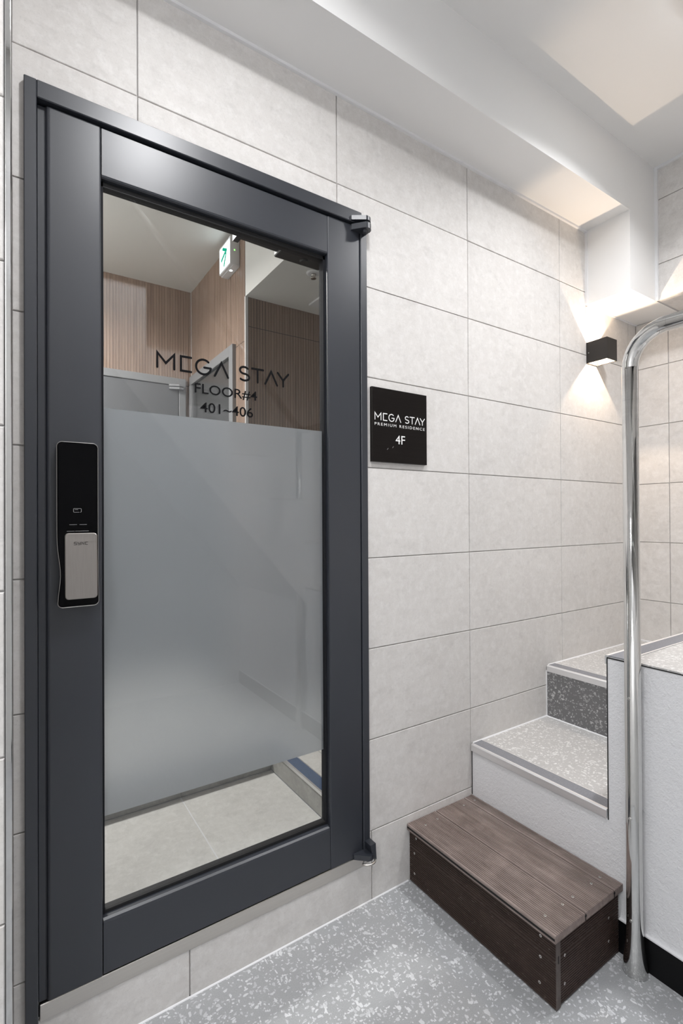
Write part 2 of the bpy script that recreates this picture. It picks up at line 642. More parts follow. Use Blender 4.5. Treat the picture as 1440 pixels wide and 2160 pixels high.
def letters_stroke(name, letters, T, wdt, mat, parent, depth=0.0006):
    mb = MB()
    for l in letters:
        stroke_mesh(mb, l, T, wdt, depth)
    return mb.build(name, mat, parent)


def text_obj(name, txt, x0, x1, z0, z1, y, mat, parent, space=1.0, depth=0.0006, rot180=False, bold=0.0):
    """text facing -y stretched into the box x0..x1, z0..z1"""
    cu = bpy.data.curves.new(name, 'FONT')
    cu.body = txt
    cu.space_character = space
    cu.resolution_u = 4
    cu.extrude = 0.5
    cu.offset = bold
    to = bpy.data.objects.new(name, cu)
    COL.objects.link(to)
    bpy.context.view_layer.update()
    me = bpy.data.meshes.new_from_object(to)
    bpy.data.objects.remove(to)
    xs = [v.co.x for v in me.vertices]
    ys = [v.co.y for v in me.vertices]
    ax, bx, ay, by = min(xs), max(xs), min(ys), max(ys)
    for v in me.vertices:
        u = (v.co.x-ax)/(bx-ax)
        t = (v.co.y-ay)/(by-ay)
        d = v.co.z
        if rot180:
            u, t = 1-u, 1-t
        v.co = (x0+u*(x1-x0), y-depth if d > 0 else y, z0+t*(z1-z0))
    me.materials.clear()
    me.materials.append(mat)
    o = bpy.data.objects.new(name, me)
    COL.objects.link(o)
    o.parent = parent
    o.location = -parent_world(parent)
    return o


# ================================================================== SETTING
CEIL = 2.885
XE = 1.277            # end wall plane
ROW0 = 0.226
G = 0.0016            # half joint
# ---- floor
mb = MB().box(-2.9, XE+0.1, -2.4, 0.0, -0.06, 0.0)
floor = struct(mb.build('floor', M['floor']))
# ---- door wall
DX0, DX1, DZ0, DZ1 = -1.437, -0.493, 0.131, 2.236      # rough opening
GY = 0.006
mb = MB()
mb.box(-1.50, DX0, GY, 0.14, 0, 3.1)
mb.box(DX1, XE+0.12, GY, 0.14, 0, 3.1)
mb.box(DX0, DX1, GY, 0.14, DZ1, 3.1)
mb.box(DX0, DX1, GY, 0.14, 0, DZ0)
wall = struct(mb.build('wall_back', M['grout']))
SOF = 2.615


def wtile(x0, x1, z0, z1):
    tile(wall, '-y', 0.0, x0+G, x1-G, z0+G, z1-G, M['tile'])


def ltile(poly):
    MB().prism(poly, 'y', 0.0, 0.012).build('tile', M['tile'], wall)


cols = [-1.466, -1.2, -0.6, 0.0, 0.6, 1.2, XE+0.001]
rows = [ROW0+0.3*i for i in range(8)]+[SOF]
for i in range(len(cols)-1):
    for j in range(len(rows)-1):
        a, b, c, d = cols[i], cols[i+1], rows[j], rows[j+1]
        if b > 0.81 and d > 2.3:
            if d > 2.5:
                if a < 0.81 and b > 0.81:
                    wtile(a, 0.81, c, d)
                continue
            # row under the dropped box
            if a < 0.81 < b:
                wtile(a, 0.81, c, d)
                wtile(0.81+0.0, b, c, 2.262)
                continue
            wtile(a, b, c, min(d, 2.262))
            continue
        # cut by the door opening
        if a < DX1 and b > DX0 and c < DZ1:
            if b <= DX1+0.6 and a < DX1 < b and c >= DZ0:
                if d <= DZ1:
                    wtile(DX1, b, c, d)
                else:
                    ltile([(DX1+G, c+G), (b-G, c+G), (b-G, d-G), (a+G, d-G), (a+G, DZ1+G), (DX1+G, DZ1+G)])
            elif a < DX0 < b:
                if d > DZ1:
                    ltile([(a+G, c+G), (DX0-G, c+G), (DX0-G, DZ1+G), (b-G, DZ1+G), (b-G, d-G), (a+G, d-G)])
            elif d > DZ1:
                wtile(a, b, DZ1, d)
            continue
        wtile(a, b, c, d)
# bottom course and the sliver left of the door
wtile(-1.466, -1.076, -0.002, DZ0-0.002)
wtile(-1.076, -0.476, -0.002, DZ0-0.002)
wtile(DX1, -0.476, DZ0, ROW0)
wtile(-0.476, 0.124, -0.002, ROW0)
sl = [DZ0, 0.229, 0.562]+[ROW0+0.3*i for i in range(2, 7)]
for a, b in zip(sl[:-1], sl[1:]):
    if b-a > 0.02:
        wtile(-1.466, DX0, a, b)

# ---- end wall over the stair
mb = MB().box(XE+GY, XE+0.15, -2.4, 0.0, 0, 4.7)
wallr = struct(mb.build('wall_right', M['grout']))
ycols = [0.001, -0.155, -0.755, -1.355, -1.955, -2.28]
for i in range(len(ycols)-1):
    for j in range(1, 8):
        z0, z1 = ROW0+0.3*j, min(ROW0+0.3*(j+1), 2.262)
        if z1-z0 < 0.03:
            continue
        tile(wallr, '-x', XE, ycols[i+1]+G, ycols[i]-G, z0+G, z1-G, M['tile'])
# overhanging tiled upper part
mb = MB().box(1.045+GY, XE+0.05, -2.4, -0.206, 2.268, 3.05)
wallu = struct(mb.build('wall_right_upper', M['grout']))
uz = [2.264, 2.432, 2.732, CEIL-0.002]
uy = [-0.214, -0.76, -1.36, -1.96, -2.28]
for i in range(len(uy)-1):
    for j in range(3):
        tile(wallu, '-x', 1.045, uy[i+1]+G, uy[i]-G, uz[j]+G, uz[j+1]-G, M['tile'])
    # tiled underside
    o = tile(wallu, '+z', 0, 1.049, XE-0.002, uy[i+1]+G, uy[i]-G, M['tile'])
    o.location.z = 2.264
    o.scale.z = -1
# ---- beam and dropped box
mb = MB().prism([(-2.9, SOF), (0.81, SOF), (0.81, 2.264), (XE+0.1, 2.264), (XE+0.1, CEIL+0.2), (-2.9, CEIL+0.2)], 'y', -0.205, 0.14)
beam = struct(mb.build('ceiling_beam', M['paint']))
# ---- ceiling
mb = MB()
mb.box(-2.95, 1.10, -1.20, -0.20, CEIL, CEIL+0.18)
mb.box(-2.95, -1.75, -2.42, -1.20, CEIL, CEIL+0.18)
ceil = struct(mb.build('ceiling', M['paint']))
mb = MB().box(-1.9, XE+0.2, -2.42, -1.05, 4.6, 4.7)
struct(mb.build('ceiling_stairwell', M['paint']))
mb = MB().box(-1.9, XE+0.2, -1.20, -1.10, CEIL+0.18, 4.6)
mb.box(-1.9, -1.75, -2.42, -1.2, CEIL+0.18, 4.6)
struct(mb.build('wall_stairwell', M['paint']))
# ---- walls behind the camera
mb = MB().box(-2.95, XE+0.2, -2.42, -2.28, 0, 4.7)
struct(mb.build('wall_front', M['paint']))
mb = MB().box(-3.05, -2.9, -2.42, 0.0, 0, 3.1)
struct(mb.build('wall_far_left', M['paint']))
# ---- protruding wall at the left edge
YL = -0.235
mb = MB().box(-2.95, -1.4745, YL+GY, 0.0, 0, 3.0)
walll = struct(mb.build('wall_left', M['grout']))
lz = [0.0, 0.23, 0.53, 0.83, 1.13, 1.43, 1.73, 2.03, 2.33, SOF]
for a, b in zip(lz[:-1], lz[1:]):
    for x0, x1 in ((-2.076, -1.477), (-2.676, -2.076)):
        tile(walll, '-y', YL, x0+G, x1-G*0.6, a+G, b-G, M['tile'], bev=0.002)
    tile(walll, '-x', -1.4705, YL+0.014, -0.006, a+G, b-G, M['tile']).scale.x = -1
MB().bevbox(-1.4765, -1.4665, YL-0.001, YL+0.012, 0, SOF, 0.0015, 2).build('corner_trim', M['chrome'], walll)
# ---- caulk lines
MB().prism([(-1.4, SOF-0.009), (-1.4, SOF), (0.81, SOF), (0.81, SOF-0.009)], 'y', -0.010, 0.0).build('caulk_line', M['caulk'], beam)
MB().box(0.805, 0.813, -0.012, 0.0, 2.268, SOF).build('caulk_line', M['caulk'], beam)
MB().box(1.035, 1.047, -0.217, -0.203, 2.264, CEIL).build('caulk_line', M['caulk'], beam)
MB().box(1.0352, 1.047, -2.2, -0.2171, CEIL-0.012, CEIL-0.0002).build('caulk_line', M['caulk'], wallu)
MB().box(0.82, XE, -0.007, 0.0, 2.259, 2.264).build('caulk_line', M['caulk'], beam)
MB().prism([(0.0, 0.0), (-0.0035, 0.0), (-0.002, 0.002), (0.0, 0.003)], 'x', -1.466, -0.32).build('caulk_line', M['caulk'], wall)
# ---- black skirting on the stair face
mb = MB().box(-0.004, 0.006, -2.28, -0.556, 0.0, 0.093)
struct(mb.build('baseboard_right', M['base']))
MB().box(-0.0045, 0.006, -2.28, -0.556, 0.093, 0.0965).build('caulk_line', M['caulk'], bpy.data.objects['baseboard_right'])

# ================================================================== STAIRS
st = thing('staircase', 'white stucco staircase with grey terrazzo treads and metal nosings beside the tiled wall', 'stairs', (0.005, -0.6, 0))
z1, z2, z3 = 0.392, 0.611, 0.846
TH = 0.0045
YS = -0.524
mb = MB()
mb.box(0.005, 0.49, YS, 0.0, 0, z1-TH)
mb.box(0.485, XE-0.001, YS, 0.0, 0, z2-TH)
mb.box(0.005, XE-0.001, -2.28, YS, 0, z3-TH)
# second flight climbing back over the landing
K = [(0.225, z3-0.006), (0.225, 1.10), (0.0, 1.10), (0.0, 1.365), (-0.235, 1.365), (-0.235, 1.61), (-0.465, 1.61), (-0.465, 1.855),
     (-0.695, 1.855), (-0.695, 2.115), (-0.90, 2.115), (-0.90, 2.405), (-1.12, 2.405), (-1.12, 2.66), (-1.34, 2.66), (-1.34, 2.90),
     (-1.50, 2.90), (-1.50, 2.52), (0.005, 0.75)]
mb.prism(K, 'y', -2.275, -1.25)
mb.build('stucco_body', M['stucco'], st)


def tread(x0, x1, y0, y1, z):
    MB().box(x0, x1, y0, y1, z-TH, z).build('tread', M['tread'], st)


tread(0.0605, 0.484, YS+0.002, -0.001, z1)
tread(0.5405, XE-0.002, YS+0.002, -0.001, z2)
tread(0.007, XE-0.002, -1.249, YS-0.0565, z3)
for i in range(7):
    xa, za = K[2+2*i] if i else (0.0, 1.10)
    MB().box(K[2+2*i][0]+0.001, K[1+2*i][0], -2.27, -1.252, K[2+2*i][1]+0.0005, K[2+2*i][1]+0.012).build('tread', M['tread'], st)
MB().box(0.4795, 0.4865, YS+0.002, -0.001, z1+0.0005, z2-TH).build('riser', M['riser'], st)


def nosing_x(x, y0, y1, z, wdt=0.056):
    """nosing whose lip faces -x"""
    p = [(x-0.007, z-0.024), (x-0.003, z-0.024), (x-0.001, z-0.004), (x+wdt, z-0.004), (x+wdt, z+0.0022),
         (x+wdt-0.004, z+0.0022), (x+wdt-0.005, z-0.0005), (x+0.005, z-0.0005), (x+0.004, z+0.0022), (x-0.004, z+0.0022), (x-0.007, z-0.0015)]
    o = MB().prism(p, 'y', y0, y1).build('nosing', M['alu'], st)
    MB().box(x+0.0035, x+wdt-0.004, y0, y1, z-0.0006, z+0.0020).build('grip_strip', M['grip'], o)


nosing_x(0.004, YS+0.001, -0.004, z1)
nosing_x(0.484, YS+0.001, -0.004, z2)
# landing nosing: lip faces +y
y = YS
p = [(y+0.007, z3-0.024), (y+0.003, z3-0.024), (y+0.001, z3-0.004), (y-0.056, z3-0.004), (y-0.056, z3+0.0022), (y-0.052, z3+0.0022),
     (y-0.051, z3-0.0005), (y-0.005, z3-0.0005), (y-0.004, z3+0.0022), (y+0.004, z3+0.0022), (y+0.007, z3-0.0015)]
o = MB().prism(p, 'x', 0.006, XE-0.002).build('nosing', M['alu'], st)
MB().box(0.006, XE-0.002, y-0.051, y-0.0035, z3-0.0006, z3+0.0020).build('grip_strip', M['grip'], o)
# dark shadow joints along the stucco edges
for b_ in ((0.0035, 0.0052, YS-0.0022, YS+0.0006, z1-0.03, z3-0.006), (0.0035, 0.0052, -1.25, YS, z3-TH-0.0020, z3-TH+0.0010), (0.0030, 0.0052, -0.003, 0.0, 0.2, z1)):
    MB().box(*b_).build('edge_joint', M['gasket'], st)
# pale caulk at the wall
mb = MB()
mb.prism([(0.0, z1), (-0.004, z1), (-0.002, z1+0.003), (0.0, z1+0.004)], 'x', 0.01, 0.48)
mb.prism([(0.0, z2), (-0.004, z2), (-0.002, z2+0.003), (0.0, z2+0.004)], 'x', 0.49, XE)
mb.prism([(0.4795, z1), (0.476, z1), (0.478, z1+0.002), (0.4795, z1+0.003)], 'y', YS, 0.0)
mb.box(0.477, 0.481, -0.004, 0.0, z1, z2-0.02)
mb.box(XE-0.007, XE, YS, 0, z2, z2+0.006)
mb.build('caulk_line', M['caulk'], st)

# ================================================================== HANDRAIL
hr = thing('handrail', 'polished steel pipe handrail with flared foot standing against white stair wall', 'handrail', (-0.031, -0.616, 0))
R = 0.0205
px, py = -0.029, -0.614
RZ = 1.768
mb = MB()
prof = [(0.0, 0.033), (0.004, 0.0325), (0.02, 0.0305), (0.045, 0.027), (0.075, 0.0235), (0.11, 0.0212), (0.15, R), (RZ-0.095, R)]
mb.tube([(px, py, z) for z, r in prof], [r for z, r in prof], 28)
mb.build('post', M['chrome'], hr)
mb = MB()
bend = []
for i in range(13):
    a = PI/2*i/12
    bend.append((px, py-0.095*(1-math.cos(a)), RZ-0.095+0.095*math.sin(a)))
mb.tube([(px, py, RZ-0.10)]+bend+[(px, py-0.10, RZ)], R, 28, cap=False)
mb.build('elbow', M['chrome'], hr)
mb = MB()
pts = [(px, py-0.0995, RZ), (px, py-0.11, RZ), (px, -0.9, RZ), (px, -1.16, RZ+0.004), (px-0.002, -1.21, RZ+0.012), (px-0.014, -1.245, RZ+0.03), (px-0.04, -1.26, RZ+0.065)]
for k in range(1, 10):
    pts.append((px-0.04-0.15*k, -1.262, RZ+0.065+0.15*k*1.13))
mb.tube(pts, R, 28, cap=False)
mb.build('rail', M['chrome'], hr)
mb = MB()
mb.tube([(px+0.004, -1.275, z) for z, r in prof[:-1]]+[(px+0.004, -1.275, RZ+0.03)], [r for z, r in prof], 24)
mb.build('post', M['chrome'], hr)
for z in (0.757, 0.427, 0.147):
    MB().box(px+0.012, 0.0045, py-0.008, py+0.008, z-0.010, z+0.010).build('wall_bracket', M['chrome'], hr)
    disc(MB(), (px-R+0.0008, py, z), (-1, 0, 0), 0.0042, 0.003).build('screw', M['screw'], hr)

# ================================================================== DECK STEP
ds = thing('deck_step', 'brown grooved composite box step on the terrazzo floor against the tiled wall', 'step', (-0.16, -0.28, 0))
ZT = 0.199


def grooved(mb, u0, u1, axis, pitch=0.0066, gd=0.0026, t=0.02, m=0.004):
    """profile polygon of a grooved board: u across the board, h outwards (0 = back, t = face)"""
    pts = [(u0, 0), (u0, t-0.002), (u0+0.0015, t)]
    n = int((u1-u0-2*m)/pitch)
    off = (u1-u0-n*pitch)/2
    for i in range(n):
        a = u0+off+i*pitch
        pts += [(a+pitch*0.28, t), (a+pitch*0.36, t-gd), (a+pitch*0.64, t-gd), (a+pitch*0.72, t)]
    pts += [(u1-0.0015, t), (u1, t-0.002), (u1, 0)]
    return pts


def ngon_prism(poly, axis, a, b, name, mat, parent):
    return MB().prism(poly, axis, a, b).build(name, mat, parent)


LY = -0.566
# top boards run along y, profile in (x,z)
for (a, b) in ((-0.325, -0.190), (-0.186, -0.0455), (-0.0415, 0.003)):
    pr = [(u, ZT-0.02+h) for u, h in grooved(None, a, b, 'y')]
    ngon_prism(pr, 'y', LY, -0.002, 'board', M['deck'], ds)
# front boards (face -x), profile in (x,z) along y
XF = -0.315
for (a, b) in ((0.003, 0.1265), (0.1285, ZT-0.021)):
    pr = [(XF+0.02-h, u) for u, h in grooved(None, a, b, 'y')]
    ngon_prism(pr, 'y', LY+0.006, -0.004, 'board', M['deck_shaded'], ds)
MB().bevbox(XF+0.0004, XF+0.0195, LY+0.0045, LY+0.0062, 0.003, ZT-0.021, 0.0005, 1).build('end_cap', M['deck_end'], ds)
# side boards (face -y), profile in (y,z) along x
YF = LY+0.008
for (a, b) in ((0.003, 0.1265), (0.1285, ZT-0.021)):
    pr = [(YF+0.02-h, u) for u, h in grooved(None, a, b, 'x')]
    ngon_prism(pr, 'x', XF+0.0205, -0.008, 'board', M['deck_shaded'], ds)
# dark plug slots at the board ends
mb = MB()
for x in (-0.188, -0.0435):
    mb.tube([(x, LY-0.0006, ZT-0.008), (x, LY+0.002, ZT-0.008)], 0.0042, 12)
    mb.box(x-0.0009, x+0.0009, LY-0.0006, LY+0.001, ZT-0.02, ZT-0.01)
mb.box(XF+0.008, XF+0.012, LY+0.0040, LY+0.008, 0.118, 0.137)
mb.box(-0.3256, -0.324, LY+0.001, -0.003, ZT-0.0135, ZT-0.0075)
mb.build('slot', M['slot'], ds)
# added dark block inside, stands in for shade in the board gaps
MB().box(XF+0.021, -0.006, YF+0.021, -0.006, 0.004, ZT-0.0215).build('dark_filler', M['slot'], ds)
sc0 = None


def screw(c, n, parent, r=0.0038):
    mb = MB()
    disc(mb, c, n, r, 0.0012, 12)
    o = mb.build('screw', M['screw'], parent)
    mb2 = MB()
    disc(mb2, Vector(c)+Vector(n)*0.0011, n, r*0.42, 0.0004, 6)
    mb2.build('recess', M['slot'], o)
    return o


for p in ((-0.286, -0.511), (-0.212, -0.514), (-0.163, -0.514), (-0.072, -0.515), (-0.026, -0.515), (-0.218, -0.041), (-0.276, -0.043), (-0.078, -0.035), (-0.02, -0.035)):
    screw((p[0], p[1], ZT-0.0004), (0, 0, 1), ds)
for y_, z_ in ((-0.037, 0.162), (-0.028, 0.107), (-0.028, 0.038), (-0.517, 0.164), (-0.516, 0.109), (-0.513, 0.040)):
    screw((XF+0.0004, y_, z_), (-1, 0, 0), ds)
for x_, z_ in ((-0.272, 0.122), (-0.273, 0.049), (-0.059, 0.123), (-0.06, 0.058)):
    screw((x_, YF+0.0004, z_), (0, -1, 0), ds)

# ================================================================== DOOR
door = struct(bpy.data.objects.new('door_1', None), 'charcoal metal entrance door with a large half frosted glass pane')
COL.objects.link(door)
door.location = (-0.965, 0.0, 0.16)
door['category'] = 'door'
FY = -0.018
fx0, fx1 = -1.443, -0.490      # frame outer
lx0, lx1 = -1.417, -0.5175     # leaf
lz0, lz1 = 0.168, 2.207
mb = MB()
mb.bevbox(fx0, lx0-0.001, FY, 0.11, 0.128, 2.252, 0.0018, 1)
mb.bevbox(lx1+0.0018, fx1, FY+0.008, 0.11, 0.170, 2.252, 0.0018, 1)
mb.bevbox(lx0-0.001, lx1+0.0018, FY, 0.11, lz1+0.0045, 2.252, 0.0018, 1)
mb.build('door_frame', M['door'], door)
mb = MB()
mb.box(lx0-0.001, lx0+0.006, 0.037, 0.06, 0.17, 2.21)
mb.box(lx1-0.006, lx1+0.002, 0.037, 0.06, 0.17, 2.21)
mb.box(lx0, lx1, 0.037, 0.06, 2.204, 2.212)
mb.build('gasket', M['gasket'], door)
MB().bevbox(-1.415, -0.512, -0.003, 0.13, 0.125, 0.163, 0.0015, 1).build('door_sill', M['steel'], door)
# leaf stiles: extruded profile with a rolled bead on the lock side
LF, LB = -0.007, 0.036
gx0, gx1 = -1.285, -0.641
gz0, gz1 = 0.300, 2.086
pr = [(lx0, LB), (lx0, 0.003), (lx0+0.001, 0.001), (lx0+0.014, 0.001), (lx0+0.0165, 0.0)]
for i in range(7):
    a = PI/2*i/6
    pr.append((lx0+0.0165+0.009*(1-math.cos(a)), 0.0-(0.007)*math.sin(a)))
pr += [(gx0-0.004, LF), (gx0-0.0012, LF+0.001), (gx0, LF+0.004), (gx0, LB)]
MB().prism(pr, 'z', lz0, lz1).build('stile', M['door'], door)
pr = [(lx1, LB), (lx1, LF+0.003), (lx1-0.001, LF+0.001), (lx1-0.003, LF), (gx1+0.004, LF), (gx1+0.0012, LF+0.001), (gx1, LF+0.004), (gx1, LB)]
MB().prism(pr, 'z', lz0, lz1).build('stile', M['door'], door)


def rail_prof(z0, z1, low):
    """(y,z) profile; low rail has a sloping rolled glazing edge on top, the upper one at its bottom"""
    if low:
        return [(LB, z0), (LF+0.003, z0), (LF, z0+0.003), (LF, z1-0.010), (LF+0.002, z1-0.004), (LF+0.007, z1), (LF+0.016, z1+0.001), (LB, z1+0.001)]
    return [(LB, z1), (LF+0.003, z1), (LF, z1-0.003), (LF, z0+0.006), (LF+0.002, z0+0.002), (LF+0.006, z0), (LB, z0)]


MB().prism(rail_prof(lz0, gz0, True), 'x', gx0+0.0012, gx1-0.0012).build('rail', M['door'], door)
MB().prism(rail_prof(gz1, lz1, False), 'x', gx0+0.0012, gx1-0.0012).build('rail', M['door'], door)
# glazing beads
mb = MB()
mb.box(gx0, gx1, 0.010, 0.034, gz1-0.012, gz1+0.001)
mb.box(gx0, gx1, 0.012, 0.034, gz0, gz0+0.009)
mb.build('glazing_bead', M['gasket'], door)
mb = MB()
mb.box(gx0-0.001, gx0+0.0065, 0.010, 0.034, gz0, gz1)
mb.box(gx1-0.0065, gx1+0.001, 0.010, 0.034, gz0, gz1)
mb.build('glazing_bead', M['bead'], door)
GF, GB = 0.016, 0.022
pane = MB().box(gx0+0.002, gx1-0.002, GF, GB, gz0+0.002, gz1-0.002).build('glass_pane', M['glass'], door)
film = MB().box(gx0+0.0066, gx1-0.0066, GB+0.0004, GB+0.0008, 0.531, 1.534).build('frosted_film', M['film'], pane)
film['label'] = 'pale grey frosted privacy film across the middle of the glass'
tx0, tx1, tz0, tz1 = -1.1525, -0.7685, 1.6530, 1.6945
hgt = tz1-tz0
TT = lambda u, v, d: (tx0+(u/9.39)*(tx1-tx0), GF-0.0002-d, tz0+v*hgt)
letters_stroke('lettering', mega_stay(), TT, 0.145, M['ink'], pane, 0.0003)
text_obj('lettering', 'FLOOR#4', -1.053, -0.871, 1.598, 1.6275, GF-0.0002, M['ink'], pane, depth=0.0003, bold=0.008)
text_obj('lettering', '401~406', -1.038, -0.884, 1.550, 1.5780, GF-0.0002, M['ink'], pane, depth=0.0003, bold=0.008)


# pivot hinges
def dplate(mb, x, y, z0, z1, r, x_in, yb):
    """rounded plate: half disc at (x,y) joined to a wedge reaching x_in on the door face yb"""
    pts = [(x_in, yb), (x_in, yb-0.006)]
    for i in range(13):
        a = math.radians(250+(380-250)*i/12)
        pts.append((x+r*math.cos(a), y+r*math.sin(a)))
    pts += [(x+r*0.9, yb)]
    mb.prism(pts, 'z', z0, z1)
    return mb


mb = MB()
dplate(mb, -0.514, -0.030, 2.213, 2.2265, 0.020, -0.560, FY+0.001)
mb.build('hinge', M['door'], door)
mb = MB()
dplate(mb, -0.514, -0.030, 2.188, 2.206, 0.021, -0.553, LF)
mb.tube([(-0.514, -0.030, 2.18), (-0.514, -0.030, 2.216)], 0.007, 12)
mb.build('hinge', M['door'], door)
mb = MB()
dplate(mb, -0.514, -0.028, 0.168, 0.184, 0.019, -0.556, LF)
mb.build('hinge', M['door'], door)
mb = MB()
mb.prism([(-0.512, 0.212), (-0.490, 0.212), (-0.489, 0.19), (-0.487, 0.160), (-0.495, 0.160), (-0.505, 0.185)], 'y', -0.040, -0.008)
mb.build('hinge', M['door'], door)
mb = MB()
ring = [(-0.514+0.024*math.cos(a), -0.029+0.022*math.sin(a), 0.160) for a in [math.radians(t) for t in range(190, 371, 15)]]
mb.tube(ring, 0.0035, 8)
mb.build('hinge_ring', M['steel'], door)
# inside door closer
mb = MB()
mb.bevbox(-0.775, -0.61, 0.045, 0.10, 2.084, 2.125, 0.005, 2)
mb.tube([(-0.685, 0.065, 2.076), (-0.685, 0.065, 2.09)], 0.014, 16)
mb.prism([(-0.915, 0.050), (-0.915, 0.075), (-0.70, 0.085), (-0.70, 0.070)], 'z', 2.093, 2.105)
mb.box(-0.917, -0.90, 0.045, 0.085, 2.085, 2.12)
mb.build('door_closer', M['blackmat'], door)

# digital lock -----------------------------------------------------------
def outline(x0, x1, z0, z1, r, waist=0.0, n=8):
    pts = []
    for cx, cz, a0 in ((x1-r, z1-r, 0), (x0+r, z1-r, 90), (x0+r, z0+r, 180), (x1-r, z0+r, 270)):
        for i in range(n+1):
            a = math.radians(a0+90*i/n)
            pts.append([cx+r*math.cos(a), cz+r*math.sin(a)])
    # extra samples down the left side for the waist
    out = []
    for i, p in enumerate(pts):
        out.append(p)
        q = pts[(i+1) % len(pts)]
        if abs(p[1]-q[1]) > 0.1:
            for k in range(1, 24):
                t = k/24
                out.append([p[0]+(q[0]-p[0])*t, p[1]+(q[1]-p[1])*t])
    for p in out:
        g = math.exp(-((p[1]-1.135)/0.045)**2)
        if p[0] < (x0+x1)/2:
            p[0] += waist*g
        else:
            p[0] -= 0.2*waist*g
    return out


kx0, kx1, kz0, kz1 = -1.381, -1.2965, 1.060, 1.437


def lock_y(z):
    t = max(0.0, min(1.0, (1.24-z)/0.14))
    return -0.028-0.012*(t*t*(3-2*t))


ol = outline(kx0, kx1, kz0, kz1, 0.011, 0.0065)
n = len(ol)
mb = MB()
inner = outline(kx0+0.0028, kx1-0.0028, kz0+0.0028, kz1-0.0028, 0.009, 0.0065)
vs = [(x, LF, z) for x, z in ol]+[(x, lock_y(z)+0.003, z) for x, z in ol]+[(x, lock_y(z), z) for x, z in inner]
fs = []
for k in (0, 1):
    for i in range(n):
        j = (i+1) % n
        fs.append((k*n+i, k*n+j, (k+1)*n+j, (k+1)*n+i))
mb.add(vs, fs)
# front face as horizontal strips between left and right of the outline
lv = sorted(set(round(z, 5) for x, z in inner))
def side_x(z, left):
    best = [x for x, zz in inner if abs(zz-z) < 2e-5 and ((x < -1.339) == left)]
    if best:
        return min(best) if left else max(best)
    c = sorted(((abs(zz-z), x) for x, zz in inner if (x < -1.339) == left))[:2]
    return (c[0][1]*c[1][0]+c[1][1]*c[0][0])/(c[0][0]+c[1][0])
vs = []
for z in lv:
    vs += [(side_x(z, True), lock_y(z), z), (side_x(z, False), lock_y(z), z)]
mb.add(vs, [(2*i, 2*i+1, 2*i+3, 2*i+2) for i in range(len(lv)-1)])
lock = mb.build('digital_lock', M['black'], door)
lock['label'] = 'black digital door lock with brushed silver push plate'
mb = MB()
bz = [(x, lock_y(z)+0.0012, z) for x, z in ol]
mb.tube(bz+[bz[0]], 0.0010, 8, cap=False)
mb.build('rim', M['rim'], lock)
# push plate, tilted with the bulge
hx0, hx1, hz0, hz1 = -1.366, -1.300, 1.078, 1.228
ho = outline(hx0, hx1, hz0, hz1, 0.0075, 0.0, 6)
hy = lambda z: -0.0405-0.006*(1.23-z)/0.15
mb = MB()
n = len(ho)
hi = [(x+(-1.333-x)*0.04, z+(1.153-z)*0.018) for x, z in ho]
vs = [(x, lock_y(z)+0.001, z) for x, z in ho]+[(x, hy(z)+0.0012, z) for x, z in ho]+[(x, hy(z), z) for x, z in hi]
fs = []
for k in (0, 1):
    for i in range(n):
        j = (i+1) % n
        fs.append((k*n+i, k*n+j, (k+1)*n+j, (k+1)*n+i))
fs.append(tuple(2*n+i for i in range(n)))
mb.add(vs, fs)
mb.build('push_plate', M['steel_v'], lock)
# mark on the plate: S Y N C in squared strokes
sy = []
sy.append([[(0.9, 1), (0.1, 1), (0.0, 0.55), (0.85, 0.45), (0.8, 0), (0, 0)]])
sy.append([[(1.3, 1), (1.3, 0.5), (2.1, 0.5)], [(2.1, 1), (2.1, 0.0), (1.3, 0)]])
sy.append([[(2.6, 0), (2.6, 1), (3.35, 0), (3.35, 1)]])
sy.append([[(4.6, 1), (3.85, 1), (3.85, 0), (4.6, 0)]])
T2 = lambda u, v, d: (-1.348+u/4.6*0.028, hy(1.205)-0.0003-d, 1.2015+v*0.0060)
letters_stroke('lettering', sy, T2, 0.15, M['ink'], lock, 0.0003)
yk = lock_y(1.28)
ic = [[arc(0.12, 0.85, 0.12, 0.12, 180, 90, 4)+arc(1.35, 0.85, 0.12, 0.12, 90, 0, 4)],
      [[(1.47, 0.85), (1.47, 0.1), (1.3, 0.0)]], [[(0.0, 0.85), (0.0, 0.12)]+arc(0.12, 0.12, 0.12, 0.12, 180, 270, 4)+[(1.05, 0.0)]], [[(0.28, 0.66), (0.8, 0.66)]]]
T3 = lambda u, v, d: (-1.3475+u*0.0108, yk-0.0003-d, 1.276+v*0.0088)
letters_stroke('card_icon', ic, T3, 0.10, M['greyprint'], lock, 0.0003)
T4 = lambda u, v, d: (u, lock_y(v)-0.0003-d, v)
letters_stroke('print_line', [[[(-1.356, 1.2475), (-1.341, 1.2475)]], [[(-1.335, 1.2475), (-1.3205, 1.2475)]], [[(-1.361, 1.2325), (-1.346, 1.2325)]], [[(-1.344, 1.2325), (-1.3165, 1.2325)]]], T4, 0.0009, M['greyprint'], lock, 0.0003)

